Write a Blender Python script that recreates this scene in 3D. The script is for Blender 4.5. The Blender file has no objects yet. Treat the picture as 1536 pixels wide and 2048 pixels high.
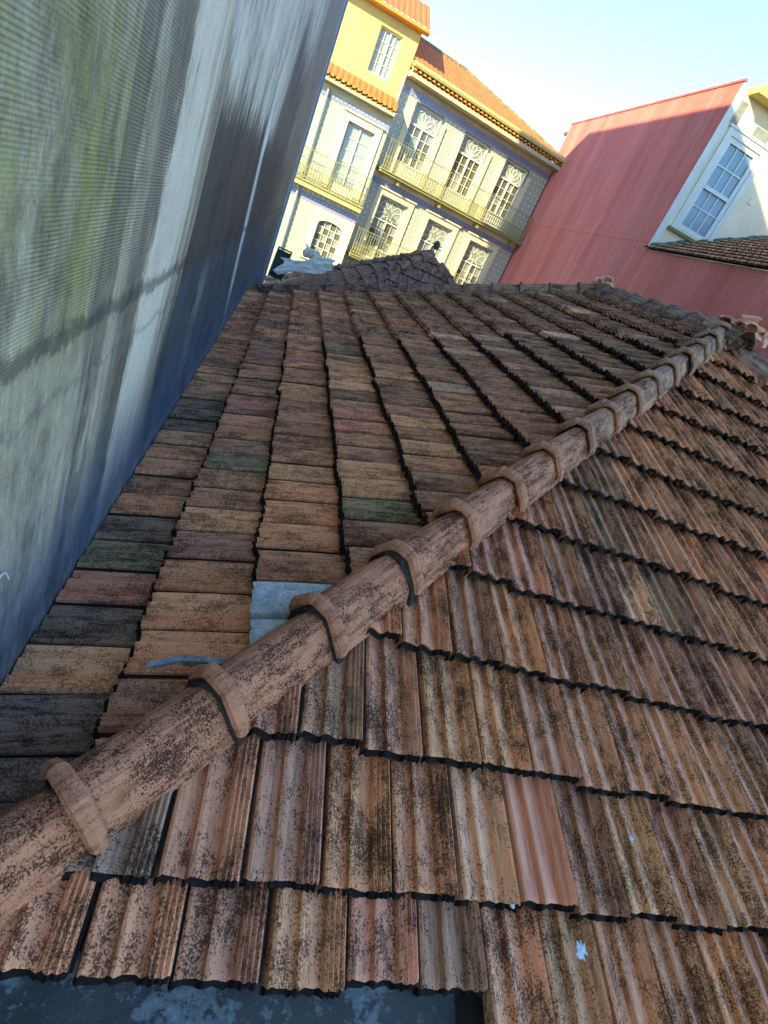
import bpy, bmesh, math, random
from mathutils import Vector, Matrix, noise
random.seed(7)
S = bpy.context.scene
C = S.collection
rad = math.radians

# ------------------------------------------------------------------ camera
TH, RO, YAW, SL = rad(25.22), rad(25.82), rad(19.1), rad(24.5)
fw = Vector((math.sin(YAW)*math.cos(TH), math.cos(YAW)*math.cos(TH), -math.sin(TH)))
rt = Vector((math.cos(YAW), -math.sin(YAW), 0)); up = rt.cross(fw)
cx = math.cos(RO)*rt + math.sin(RO)*up
cy = -math.sin(RO)*rt + math.cos(RO)*up
cam_d = bpy.data.cameras.new('camera'); cam = bpy.data.objects.new('camera', cam_d); C.objects.link(cam)
cam.matrix_world = Matrix(((cx.x, cy.x, -fw.x, 0), (cx.y, cy.y, -fw.y, 0), (cx.z, cy.z, -fw.z, 0), (0, 0, 0, 1)))
cam_d.sensor_fit = 'HORIZONTAL'; cam_d.sensor_width = 36; cam_d.lens = 36*1087/1536
cam_d.clip_start = .05; cam_d.clip_end = 2000
S.camera = cam

# ------------------------------------------------------------------ light
SUN = Vector((-.752, -.659, .4287)).normalized()          # towards the sun
w = bpy.data.worlds.new('World'); S.world = w; w.use_nodes = True
nt = w.node_tree; bg = nt.nodes['Background']
sky = nt.nodes.new('ShaderNodeTexSky'); sky.sky_type = 'NISHITA'; sky.sun_disc = False
sky.sun_elevation = math.asin(SUN.z); sky.sun_rotation = math.atan2(SUN.x, SUN.y)
sky.air_density = .7; sky.dust_density = 0; sky.ozone_density = 3.1
nt.links.new(sky.outputs[0], bg.inputs[0]); bg.inputs[1].default_value = .15
sl = bpy.data.lights.new('sun', 'SUN'); sl.energy = 2.5; sl.angle = rad(.53); sl.color = (1, .88, .56)
so = bpy.data.objects.new('sun', sl); C.objects.link(so)
so.rotation_euler = SUN.to_track_quat('Z', 'Y').to_euler(); so.location = (-20, -20, 20)
S.view_settings.view_transform = 'Standard'; S.view_settings.look = 'None'
S.view_settings.exposure = 2.15; S.view_settings.gamma = 1
S.render.engine = 'CYCLES'; S.cycles.max_bounces = 6

# ------------------------------------------------------------------ helpers
X, Y, Z = Vector((1, 0, 0)), Vector((0, 1, 0)), Vector((0, 0, 1))
def link(o, parent=None):
    C.objects.link(o)
    if parent is not None: o.parent = parent
    return o
def tag(o, label=None, cat=None, group=None, kind=None):
    if label: o['label'] = label
    if cat: o['category'] = cat
    if group: o['group'] = group
    if kind: o['kind'] = kind
    return o
def empty(name, loc=(0, 0, 0), rz=0, parent=None):
    o = bpy.data.objects.new(name, None); o.location = loc; o.rotation_euler = (0, 0, rz)
    o.empty_display_size = .2
    return link(o, parent)
class MB:
    def __init__(s): s.v = []; s.f = []; s.m = []
    def quad(s, a, b, c, d, mi=0):
        n = len(s.v); s.v += [tuple(a), tuple(b), tuple(c), tuple(d)]; s.f.append((n, n+1, n+2, n+3)); s.m.append(mi)
    def poly(s, pts, mi=0):
        n = len(s.v); s.v += [tuple(p) for p in pts]; s.f.append(tuple(range(n, n+len(pts)))); s.m.append(mi)
    def box(s, x0, x1, y0, y1, z0, z1, M=None, mi=0):
        P = [Vector((x, y, z)) for z in (z0, z1) for y in (y0, y1) for x in (x0, x1)]
        if M: P = [M @ p for p in P]
        n = len(s.v); s.v += [tuple(p) for p in P]
        for q in ((0, 2, 3, 1), (4, 5, 7, 6), (0, 1, 5, 4), (2, 6, 7, 3), (0, 4, 6, 2), (1, 3, 7, 5)):
            s.f.append(tuple(n+i for i in q)); s.m.append(mi)
        return s
    def bar(s, a, b, r=.01, up=None, n=4, mi=0, closed=True):
        a, b = Vector(a), Vector(b); d = (b-a).normalized()
        u = d.orthogonal().normalized() if up is None else (Vector(up)-d*Vector(up).dot(d)).normalized()
        v = d.cross(u); k = len(s.v)
        for p in (a, b):
            for i in range(n):
                t = 2*math.pi*(i+.5)/n; s.v.append(tuple(p+u*math.cos(t)*r+v*math.sin(t)*r))
        for i in range(n): s.f.append((k+i, k+(i+1) % n, k+n+(i+1) % n, k+n+i)); s.m.append(mi)
        if closed: s.f.append(tuple(k+i for i in range(n))[::-1]); s.f.append(tuple(k+n+i for i in range(n))); s.m += [mi, mi]
        return s
    def path(s, pts, r, n=5, mi=0):
        for a, b in zip(pts[:-1], pts[1:]): s.bar(a, b, r, None, n, mi)
        return s
    def prism(s, sec, fn, ts, caps=True, mi=0):
        """sec: list of (a,b); fn(a,b,t)->point; swept through ts"""
        k = len(s.v); m = len(sec)
        for t in ts:
            for a, b in sec: s.v.append(tuple(fn(a, b, t)))
        for j in range(len(ts)-1):
            for i in range(m-1): s.f.append((k+j*m+i, k+j*m+i+1, k+(j+1)*m+i+1, k+(j+1)*m+i)); s.m.append(mi)
        if caps:
            s.f.append(tuple(k+i for i in range(m))[::-1]); s.f.append(tuple(k+(len(ts)-1)*m+i for i in range(m))); s.m += [mi, mi]
        return s
    def mesh(s, name, mats, smooth=False):
        me = bpy.data.meshes.new(name); me.from_pydata(s.v, [], s.f); me.update()
        for m in (mats if isinstance(mats, (list, tuple)) else [mats]): me.materials.append(m)
        me.polygons.foreach_set('material_index', s.m)
        if smooth: me.polygons.foreach_set('use_smooth', [True]*len(s.f))
        return me
    def build(s, name, mats, parent=None, smooth=False, fix=True, **kw):
        me = s.mesh(name, mats, smooth)
        if fix:
            bm = bmesh.new(); bm.from_mesh(me); bmesh.ops.remove_doubles(bm, verts=bm.verts, dist=1e-5)
            bmesh.ops.recalc_face_normals(bm, faces=bm.faces); bm.to_mesh(me); bm.free()
        o = link(bpy.data.objects.new(name, me), parent)
        return tag(o, **kw)

# ------------------------------------------------------------------ materials
def newmat(name):
    m = bpy.data.materials.new(name); m.use_nodes = True
    n = m.node_tree; return m, n, n.nodes, n.nodes['Principled BSDF']
def L(n, a, b): n.links.new(a, b)
def nz(n, coord, scale, det=4, rough=.6, sc=(1, 1, 1), rot=(0, 0, 0)):
    mp = n.nodes.new('ShaderNodeMapping'); mp.inputs['Scale'].default_value = sc; mp.inputs['Rotation'].default_value = rot; L(n, coord, mp.inputs[0])
    t = n.nodes.new('ShaderNodeTexNoise'); t.inputs['Scale'].default_value = scale; t.inputs['Detail'].default_value = det; t.inputs['Roughness'].default_value = rough
    L(n, mp.outputs[0], t.inputs[0]); return t.outputs[0]
def ramp(n, f, pts):
    r = n.nodes.new('ShaderNodeValToRGB'); e = r.color_ramp.elements
    while len(e) < len(pts): e.new(.5)
    for i, (p, c) in enumerate(pts):
        e[i].position = p; e[i].color = (c, c, c, 1) if isinstance(c, (int, float)) else (*c, 1)
    L(n, f, r.inputs[0]); return r.outputs[0]
def mix(n, f, a, b, mode='MIX'):
    m = n.nodes.new('ShaderNodeMix'); m.data_type = 'RGBA'; m.blend_type = mode
    for i, v in ((0, f), (6, a), (7, b)):
        if isinstance(v, bpy.types.NodeSocket): L(n, v, m.inputs[i])
        elif i == 0: m.inputs[0].default_value = v
        else: m.inputs[i].default_value = (*v, 1)
    return m.outputs[2]
def mth(n, op, a, b=0., c=0.):
    m = n.nodes.new('ShaderNodeMath'); m.operation = op
    for i, v in enumerate((a, b, c)):
        if isinstance(v, bpy.types.NodeSocket): L(n, v, m.inputs[i])
        else: m.inputs[i].default_value = v
    return m.outputs[0]
def bump(n, b, h, d=.003, st=1., prev=None):
    k = n.nodes.new('ShaderNodeBump'); k.inputs['Distance'].default_value = d; k.inputs['Strength'].default_value = st
    L(n, h, k.inputs['Height'])
    if prev: L(n, prev, k.inputs['Normal'])
    L(n, k.outputs[0], b.inputs['Normal']); return k.outputs[0]
def coord(n, kind='Object'):
    return n.nodes.new('ShaderNodeTexCoord').outputs[kind]
def geopos(n): return n.nodes.new('ShaderNodeNewGeometry').outputs['Position']
def sep(n, v):
    s = n.nodes.new('ShaderNodeSeparateXYZ'); L(n, v, s.inputs[0]); return s.outputs

def plain(name, col, rough=.7, var=.25, scale=6, bmp=.002, spec=.3, metal=0):
    m, n, N, b = newmat(name); c = geopos(n)
    f = nz(n, c, scale, 6, .65)
    lo = tuple(v*(1-var) for v in col); hi = tuple(min(1, v*(1+var)) for v in col)
    L(n, ramp(n, f, [(.3, lo), (.7, hi)]), b.inputs['Base Color'])
    b.inputs['Roughness'].default_value = rough; b.inputs['Specular IOR Level'].default_value = spec; b.inputs['Metallic'].default_value = metal
    bump(n, b, nz(n, c, scale*8, 4), bmp)
    return m

def tile_mat(name, source, DIRT=.92, NUB=False):
    """terracotta: the tile's own colour, patches of lichen, dark speckle, streaks down the slope"""
    m, n, N, b = newmat(name)
    if source == 'object':
        oi = N.new('ShaderNodeObjectInfo'); base = oi.outputs['Color']; rnd = oi.outputs['Random']
    else:
        at = N.new('ShaderNodeAttribute'); at.attribute_name = 'tint'; base = at.outputs['Color']; rnd = at.outputs['Alpha']
    oc = coord(n) if source == 'object' else geopos(n)
    cb = N.new('ShaderNodeCombineXYZ'); L(n, mth(n, 'MULTIPLY', rnd, 37.), cb.inputs[0]); L(n, mth(n, 'MULTIPLY', rnd, 91.), cb.inputs[1])
    ad = N.new('ShaderNodeVectorMath'); ad.operation = 'ADD'; L(n, oc, ad.inputs[0]); L(n, cb.outputs[0], ad.inputs[1]); c = ad.outputs[0]
    st = (1, .25, 1) if source == 'object' else (1, 1, 1)
    patch = nz(n, c, 8, 5, .65, (1, .6, 1))
    fine = nz(n, c, 170, 3, .8)
    mid = nz(n, c, 38, 5, .75, (1, .7, 1))
    strk = nz(n, c, 60, 4, .7, (1, .07, .4) if source == 'object' else (1, 1, 1))
    light = mix(n, .36, mix(n, 1., base, (1.42, 1.40, 1.40), 'MULTIPLY'), (.95, .50, .26))
    dark = mix(n, 1., base, (.11, .115, .13), 'MULTIPLY')
    c1 = mix(n, ramp(n, strk, [(.34, 0.), (.52, 1.)]), base, light)
    thr = mth(n, 'ADD', mth(n, 'MULTIPLY', fine, .80), mth(n, 'ADD', mth(n, 'MULTIPLY', patch, .60), mth(n, 'ADD', mth(n, 'MULTIPLY', mid, .38), mth(n, 'MULTIPLY', strk, -.12))))
    sp = ramp(n, thr, [(.825, 0.), (.895, 1.)])
    c2 = mix(n, mth(n, 'MULTIPLY', sp, DIRT), c1, dark)
    # dark runs down the slope
    run = nz(n, c, 34, 5, .7, (1, .10, .4) if source == 'object' else (1, 1, 1))
    c2 = mix(n, mth(n, 'MULTIPLY', ramp(n, run, [(.56, 0.), (.66, 1.)]), .60*DIRT), c2, dark)
    f2 = nz(n, c, 230, 2, .6)
    c3 = mix(n, mth(n, 'MULTIPLY', ramp(n, f2, [(.58, 0.), (.68, 1.)]), .5), c2, (.80, .46, .24))
    soot = nz(n, c, 3.1, 3, .6, st)
    c4 = mix(n, mth(n, 'MULTIPLY', ramp(n, soot, [(.55, 0.), (.78, 1.)]), .22), c3, (.12, .08, .06))
    L(n, c4, b.inputs['Base Color']); b.inputs['Roughness'].default_value = .85; b.inputs['Specular IOR Level'].default_value = .2
    k = bump(n, b, fine, .0030, .9)
    k = bump(n, b, mid, .006, .8, k)
    if NUB:                                   # small cast nubs along the interlocking rib
        q = sep(n, oc)
        nb = mth(n, 'MULTIPLY', mth(n, 'POWER', mth(n, 'ABSOLUTE', mth(n, 'SINE', mth(n, 'MULTIPLY', mth(n, 'ADD', q[1], mth(n, 'MULTIPLY', q[0], .5)), 95.))), 3.), mth(n, 'GREATER_THAN', q[0], .168))
        bump(n, b, nb, .0035, .8, k)
    return m
M_TILE = tile_mat('terracotta_tile', 'object'); M_TILE_A = tile_mat('terracotta_tile_far', 'attr'); M_TILEP = tile_mat('clean_clay_tile', 'object', .18); M_TILEW = tile_mat('nubbed_clay_tile', 'object', .75, True); M_BEAD = tile_mat('clay_bead', 'object', .35)

def glass_tile_mat():
    m, n, N, b = newmat('glass_tile'); c = coord(n)
    s = sep(n, c)
    g = mth(n, 'MULTIPLY', mth(n, 'SINE', mth(n, 'MULTIPLY', s[0], 1400.)), mth(n, 'SINE', mth(n, 'MULTIPLY', s[1], 1400.)))
    f = nz(n, c, 22, 5, .7)
    gr = nz(n, c, 140, 3, .8); cc = mix(n, ramp(n, f, [(.35, 0.), (.65, 1.)]), (.42, .50, .48), (.86, .86, .78))
    L(n, mix(n, ramp(n, gr, [(.50, 0.), (.62, .75)]), cc, (.22, .27, .27)), b.inputs['Base Color'])
    b.inputs['Roughness'].default_value = .28; b.inputs['Specular IOR Level'].default_value = .7
    bump(n, b, g, .0015, .6); return m
M_GLASST = glass_tile_mat()

def blue_wall_mat():
    m, n, N, b = newmat('ribbed_render'); c = geopos(n); s = sep(n, c); y, z = s[1], s[2]
    broad = nz(n, c, 1.6, 6, .65, (1, 1.5, .35)); strk = nz(n, c, 6.5, 7, .72, (1, 1.6, .14)); fine = nz(n, c, 30, 6, .8, (1, 1., .25)); blot = nz(n, c, 4.2, 8, .75, (1, 1., .6)); grit = nz(n, c, 90, 3, .8)
    def cen(v, k): return mth(n, 'MULTIPLY', mth(n, 'SUBTRACT', v, .5), k)
    ly = mth(n, 'LOGARITHM', y, math.e)                       # the wall runs far away: ragged edges grow with distance
    yr = mth(n, 'POWER', math.e, mth(n, 'ADD', ly, mth(n, 'ADD', cen(strk, .30), cen(blot, .14))))
    zr = mth(n, 'ADD', z, mth(n, 'ADD', cen(strk, .55), cen(blot, .35)))
    def st(v, a, b_):
        r_ = N.new('ShaderNodeMapRange'); r_.interpolation_type = 'SMOOTHSTEP'; L(n, v, r_.inputs[0]); r_.inputs[1].default_value = a; r_.inputs[2].default_value = b_; return r_.outputs[0]
    def inv(v): return mth(n, 'SUBTRACT', 1., v)
    def band(v, a, b_, c_, d): return mth(n, 'MULTIPLY', st(v, a, b_), inv(st(v, c_, d)))
    mul = lambda *a: a[0] if len(a) == 1 else mth(n, 'MULTIPLY', a[0], mul(*a[1:]))
    col = mix(n, ramp(n, broad, [(.35, 0.), (.65, 1.)]), (.30, .28, .21), (.62, .56, .44))
    near = inv(st(yr, 1.5, 1.85))
    moss = mul(near, band(zr, -.62, -.40, .02, .35), ramp(n, nz(n, c, 5, 6, .75, (1, 1, .35)), [(.40, 0.), (.58, 1.)]))
    col = mix(n, mul(moss, .85), col, (.33, .33, .12))
    col = mix(n, mul(band(yr, 1.50, 1.58, 1.64, 1.74), .65), col, (.10, .095, .075))
    col = mix(n, mul(band(yr, 1.72, 1.86, 1.98, 2.05), .60), col, (.13, .12, .095))
    upper = mul(st(yr, 2.45, 2.7), st(zr, .12, .40))
    col = mix(n, upper, col, (.66, .66, .60))
    blob = mul(st(yr, 2.5, 2.85), inv(st(yr, 8.5, 10.5)), inv(st(zr, .10, .34)))
    col = mix(n, mul(blob, .95), col, (.050, .050, .050))
    blob2 = mul(band(yr, 5.6, 6.1, 8.0, 9.4), inv(st(zr, .9, 1.5)))
    col = mix(n, mul(blob2, .9), col, (.055, .065, .07))
    low = mul(inv(st(z, -.62, -.46)), st(yr, 2.5, 3.0))
    col = mix(n, mul(low, .9), col, (.075, .10, .13))
    far = st(y, 7.0, 9.5)
    col = mix(n, mul(far, .8), col, (.12, .14, .145))
    pale = band(yr, 1.98, 2.10, 2.36, 2.58)
    col = mix(n, mul(pale, .96), col, (.82, .78, .68))
    yl = mth(n, 'ADD', y, mth(n, 'ADD', mul(z, .5), cen(strk, .10)))
    ln = mul(band(yl, 5.00, 5.16, 5.24, 5.42), inv(st(z, .25, .6)))
    col = mix(n, mul(ln, .95), col, (.80, .90, .95))
    ln2 = band(yr, 3.3, 3.45, 3.55, 3.75)
    col = mix(n, mul(ln2, inv(st(z, -.7, -.5)), .45), col, (.35, .42, .45))
    jn = mth(n, 'ADD', z, mth(n, 'ADD', cen(nz(n, c, 8, 6, .8), .15), cen(blot, .10)))
    col = mix(n, mul(band(jn, -.52, -.495, -.475, -.44), .62), col, (.055, .055, .05))
    col = mix(n, mul(band(jn, -.66, -.645, -.635, -.62), .3), col, (.10, .10, .10))
    damp = inv(st(zr, -1.45, -.75))
    col = mix(n, mul(damp, .85), col, (.075, .16, .27))
    edge = mul(inv(st(z, -1.50, -1.38)), ramp(n, fine, [(.45, 0.), (.6, 1.)]))
    col = mix(n, mul(edge, .4), col, (.35, .45, .50))
    col = mix(n, mth(n, 'SUBTRACT', .65, mul(pale, .45)), col, ramp(n, fine, [(.3, .45), (.5, 1.), (.7, 1.35)]), 'MULTIPLY')
    col = mix(n, mth(n, 'SUBTRACT', .85, mul(pale, .65)), col, ramp(n, blot, [(.34, .35), (.5, 1.), (.68, 1.35)]), 'MULTIPLY')
    col = mix(n, .35, col, ramp(n, grit, [(.3, .4), (.5, 1.), (.7, 1.3)]), 'MULTIPLY')
    col = mix(n, 1., col, (1.06, 1., .80), 'MULTIPLY')
    L(n, col, b.inputs['Base Color']); b.inputs['Roughness'].default_value = .65; b.inputs['Specular IOR Level'].default_value = .35
    rib = mth(n, 'SINE', mul(mth(n, 'ADD', z, cen(nz(n, c, 2, 2), .012)), 2*math.pi/.0085))
    keep = mul(inv(pale), inv(upper), ramp(n, nz(n, c, 4, 4), [(.38, .1), (.6, 1.)]))
    k = bump(n, b, mul(rib, keep), .0009, 1.)
    bump(n, b, nz(n, c, 45, 6, .75), .006, .7, k)
    return m
M_BLUE = blue_wall_mat()

def red_mat():
    m, n, N, b = newmat('red_corrugated_sheet'); c = geopos(n); s = sep(n, c)
    f = nz(n, c, .9, 6, .65, (1, 1.3, .16)); g = nz(n, c, 9, 5, .7, (1, 1, .08)); q = nz(n, c, 1.7, 7, .7, (1, 1, .5))
    col = mix(n, ramp(n, f, [(.3, 0.), (.7, 1.)]), (.56, .125, .085), (.70, .215, .16))
    sheet = mth(n, 'FRACT', mth(n, 'MULTIPLY', mth(n, 'FLOOR', mth(n, 'DIVIDE', s[1], .912)), .618))
    col = mix(n, .5, col, ramp(n, sheet, [(0., .82), (1., 1.12)]), 'MULTIPLY')
    col = mix(n, .35, col, ramp(n, g, [(.3, .6), (.7, 1.2)]), 'MULTIPLY')
    col = mix(n, mth(n, 'MULTIPLY', ramp(n, q, [(.55, 0.), (.72, 1.)]), .45), col, (.70, .30, .24))
    lap = mth(n, 'LESS_THAN', mth(n, 'FRACT', mth(n, 'DIVIDE', s[1], .912)), .018)
    col = mix(n, mth(n, 'MULTIPLY', lap, .35), col, (.25, .07, .05))
    L(n, col, b.inputs['Base Color']); b.inputs['Roughness'].default_value = .55; b.inputs['Specular IOR Level'].default_value = .25
    return m
M_RED = red_mat()

def azulejo(name, pitch, bg_, fg, seed=0.):
    """glazed tiles: a blue lattice of diamonds and rings printed on pale ground"""
    m, n, N, b = newmat(name); c = coord(n); s = sep(n, c)
    def cell(v): return mth(n, 'SUBTRACT', mth(n, 'FRACT', mth(n, 'DIVIDE', v, pitch)), .5)
    ax, az = mth(n, 'ABSOLUTE', cell(s[0])), mth(n, 'ABSOLUTE', cell(s[2]))
    dia = mth(n, 'ABSOLUTE', mth(n, 'SUBTRACT', mth(n, 'ADD', ax, az), .5))
    l1 = mth(n, 'LESS_THAN', dia, .10)
    r = mth(n, 'SQRT', mth(n, 'ADD', mth(n, 'MULTIPLY', ax, ax), mth(n, 'MULTIPLY', az, az)))
    l2 = mth(n, 'LESS_THAN', mth(n, 'ABSOLUTE', mth(n, 'SUBTRACT', r, .19)), .055)
    pat = mth(n, 'MAXIMUM', l1, l2)
    col = mix(n, mth(n, 'MULTIPLY', pat, .8), bg_, fg)
    w_ = nz(n, c, 1.4, 4); col = mix(n, mth(n, 'MULTIPLY', ramp(n, w_, [(.4, 0.), (.7, 1.)]), .25), col, (.5, .5, .36))
    L(n, col, b.inputs['Base Color']); b.inputs['Roughness'].default_value = .3
    return m
M_AZ1 = azulejo('azulejo_lattice', .21, (.66, .66, .38), (.26, .31, .36))
M_AZ2 = azulejo('azulejo_fine', .20, (.60, .60, .34), (.24, .29, .33))
M_AZB = azulejo('azulejo_border', .16, (.34, .35, .44), (.10, .12, .34))

M_YEL = plain('yellow_paint', (.66, .55, .17), .8, .10, 1.2)
M_CREAM = plain('cream_stone', (.78, .72, .42), .75, .08, 2)
M_WHITE = plain('white_paint', (.74, .72, .56), .5, .05, 3)
M_OCHRE = plain('ochre_moulding', (.62, .29, .05), .7, .15, 3)
M_SOFFIT = plain('grey_green_soffit', (.55, .50, .30), .8, .15, 3)
M_ORNG = plain('orange_clay_roof', (.60, .18, .05), .8, .12, 4)  # the roof's own orange clay
M_IRON = plain('weathered_olive_rail', (.36, .33, .12), .6, .2, 8)
M_DARK = plain('dark_void', (.012, .012, .014), .9, .2)
M_DECK = plain('roof_underlay', (.016, .014, .013), .95, .3)
M_PLASTER = plain('pale_plaster', (.76, .68, .46), .85, .12, 1.5)
M_FRAMEB = plain('pale_blue_paint', (.66, .70, .60), .5, .08, 3)
M_MOSS = plain('grey_moss', (.10, .14, .11), .95, .5, 9, .01)
M_MORTAR = plain('dark_mortar', (.085, .07, .055), .95, .6, 60, .012)
M_MORTARP = plain('fresh_clay_mortar', (.80, .42, .25), .9, .25, 12, .01)
M_SHEET = plain('milky_plastic', (.82, .80, .62), .35, .12, 5, .004)
M_PIPE = plain('pvc_pipe', (.45, .47, .38), .5, .1)
M_GROUND = plain('yard_ground', (.12, .11, .10), .95, .3, 1)
M_STRIP = plain('grey_metal_strip', (.20, .24, .26), .45, .15, 4, .001)
M_STRIPL = plain('bright_metal_strip', (.42, .48, .50), .4, .15, 4, .001)
M_HOUSE = plain('house_plaster', (.35, .33, .28), .9, .15, 2)
M_DROP = plain('white_dropping', (.62, .72, .74), .6, .15, 60, .001)
M_GREEN = plain('green_leaf', (.06, .17, .04), .8, .4, 50)
M_FOIL = plain('mossy_sill', (.20, .19, .06), .9, .5, 20, .006)

def glass(name, col, rough=.06):
    m, n, N, b = newmat(name); b.inputs['Base Color'].default_value = (*col, 1); b.inputs['Roughness'].default_value = rough
    b.inputs['Specular IOR Level'].default_value = .7; return m
M_GL_D = glass('dark_window_glass', (.14, .13, .07), .15)
M_GL_G = glass('curtained_glass', (.30, .33, .26), .12)
M_GL_B = glass('sky_window_glass', (.22, .33, .36), .12)

def slab_mat():
    m, n, N, b = newmat('tarred_flashing'); c = geopos(n)
    f = nz(n, c, 9, 7, .72); g = nz(n, c, 55, 4, .8); h_ = nz(n, c, 4, 4, .6)
    col = mix(n, ramp(n, h_, [(.4, 0.), (.6, 1.)]), (.018, .022, .022), (.038, .048, .046))
    k = mth(n, 'ADD', mth(n, 'MULTIPLY', f, .75), mth(n, 'MULTIPLY', g, .25))
    col = mix(n, ramp(n, k, [(.50, 0.), (.535, .25), (.60, .4), (.68, 1.)]), col, (.36, .46, .48))
    L(n, col, b.inputs['Base Color']); b.inputs['Roughness'].default_value = .6
    bump(n, b, f, .01); return m
M_SLAB = slab_mat()

# ================================================================== STRUCTURE
g = MB(); g.quad((-900, -900, -9.5), (900, -900, -9.5), (900, 900, -9.5), (-900, 900, -9.5))
g.build('ground', M_GROUND, kind='structure')

# ------------------------------------------------------------------ the big rendered party wall on the left
WX = -.41
bh = empty('rendered_building', (WX, 3, -9.5)); tag(bh, 'tall windowless building whose ribbed grey-blue stained wall rises left of the tiled roof', 'building')
def rel(o, e):                                 # keep world coordinates for a child of an unrotated empty
    o.location = -Vector(e.location); return o
b = MB(); b.box(-3.4, WX, -12, 15.5, -9.5, 11.3)
rel(b.build('wall', M_BLUE, bh), bh)
# corner trim: strips at the far end of the wall
b = MB(); b.box(WX, WX+.022, 15.22, 15.5, -9.5, 11.3); rel(b.build('corner_strip', M_STRIP, bh), bh)
b = MB(); b.box(WX, WX+.03, 14.05, 14.12, -9.5, 11.3); rel(b.build('trim_strip', M_STRIPL, bh, label='bright thin strip on the stained wall'), bh)
b = MB(); b.box(WX+.022, WX+.035, 15.42, 15.5, -9.5, 11.3); rel(b.build('trim_strip', M_STRIPL, bh), bh)

# ------------------------------------------------------------------ main tiled roof
cs, sn, tn = math.cos(SL), math.sin(SL), math.tan(SL)
nN, nW = Vector((0, -sn, cs)), Vector((-sn, 0, cs))
uN, uW = Vector((0, cs, sn)), Vector((cs, 0, sn))
DN, DW = 1.62, 1.235
P0 = Vector((-.1404, .788, -1.4212)); HD = Vector((1, 1, tn)).normalized()
AP1 = P0 + HD*((4.0-P0.x)/HD.x); AP2 = Vector((4.0, 7.5, AP1.z)); FAR = Vector((WX, 8.8, 0))
FAR.z = (-DW + FAR.x*sn)/cs
hc0 = P0.x - P0.y
W_, LEN, LEX = .2065, .41, .3595

PROF = [(0, -.014), (.015, .013), (.05, .0175), (.12, .014), (.27, .001), (.315, .002), (.335, .024), (.37, .0255), (.46, .017), (.60, .002),
        (.665, .001), (.685, .024), (.72, .0315), (.755, .021), (.785, .033), (.82, .022), (.855, .033), (.89, .023), (.925, .031), (.962, .021), (.972, -.020)]
def tile_mesh(name, mat, seed=0, drop=0., length=LEN, prof=PROF, lowp=False):
    rnd = random.Random(seed); b = MB()
    pr = prof[::2] + [prof[-1]] if lowp else prof
    rows = [(0., -.0035), (.012, 0.), (length*.5, 0.), (length, 0.)] if not lowp else [(0, 0), (length, 0)]
    m = len(pr)
    amp = rnd.uniform(.0, .0022)
    for y, dz in rows:
        for i, (a, h) in enumerate(pr):
            j = rnd.uniform(-.0012, .0012) if not lowp else 0
            yy = y + (rnd.uniform(-.004, .004) if y == 0 and not lowp else 0)
            b.v.append(((.012+a*.972)*W_, yy, (.074-drop)*(1-y/LEN)+h+dz+j+amp*math.sin(y*9+a*5)))
    for r in range(len(rows)-1):
        for i in range(m-1):
            k = r*m+i; b.f.append((k, k+1, k+1+m, k+m)); b.m.append(0)
    k = len(b.v)
    for i, (a, h) in enumerate(pr):                      # front face and a strip of underside
        x, yy, z = b.v[i]; b.v.append((x, yy+.003, z-.012))
    for i in range(m-1): b.f.append((i+1, i, k+i, k+i+1)); b.m.append(0)
    k2 = len(b.v)
    for i in range(m):
        x, yy, z = b.v[k+i]; b.v.append((x, yy+.08, z-.004))
    for i in range(m-1): b.f.append((k+i+1, k+i, k2+i, k2+i+1)); b.m.append(0)
    # shade below the lip and in the side joint as black strips; then the sides
    if not lowp and mat is not M_GLASST:
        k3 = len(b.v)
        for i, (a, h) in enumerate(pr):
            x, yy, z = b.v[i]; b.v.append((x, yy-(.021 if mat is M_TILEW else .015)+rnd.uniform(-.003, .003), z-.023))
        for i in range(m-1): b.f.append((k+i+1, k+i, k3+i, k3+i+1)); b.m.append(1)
    if not lowp and mat is not M_GLASST:
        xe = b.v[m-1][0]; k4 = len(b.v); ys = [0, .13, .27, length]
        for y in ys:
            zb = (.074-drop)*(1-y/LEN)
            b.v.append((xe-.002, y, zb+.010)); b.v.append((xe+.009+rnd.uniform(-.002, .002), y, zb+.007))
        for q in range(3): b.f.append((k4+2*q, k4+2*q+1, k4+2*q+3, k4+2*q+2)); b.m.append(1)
    n = len(b.v)
    for i in (0, m-1):
        top = [b.v[r*m+i] for r in range(len(rows))]; q = len(b.v)
        for t in top: b.v.append(t)
        for t in top: b.v.append((t[0], t[1], t[2]-.017))
        for r in range(len(rows)-1):
            fc = (q+r, q+r+1, q+len(rows)+r+1, q+len(rows)+r); b.f.append(fc if i == 0 else fc[::-1]); b.m.append(0)
    me = b.mesh(name, [mat, M_JOINT_SHADE]); return me
M_JOINT_SHADE = plain('black_joint_shade', (.016, .014, .012), 1., .5, 60, .004)  # shade of the gaps between tiles, put into the colour of black strips
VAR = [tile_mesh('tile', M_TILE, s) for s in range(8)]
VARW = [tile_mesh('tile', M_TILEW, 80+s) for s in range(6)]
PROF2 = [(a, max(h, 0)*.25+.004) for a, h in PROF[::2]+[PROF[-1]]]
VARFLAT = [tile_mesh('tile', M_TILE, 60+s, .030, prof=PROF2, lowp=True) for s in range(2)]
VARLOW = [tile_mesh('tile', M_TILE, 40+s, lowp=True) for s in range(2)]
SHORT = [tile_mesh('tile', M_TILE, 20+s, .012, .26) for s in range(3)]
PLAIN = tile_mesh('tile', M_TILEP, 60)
GLASST = tile_mesh('glass_tile', M_GLASST, 3)

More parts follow.
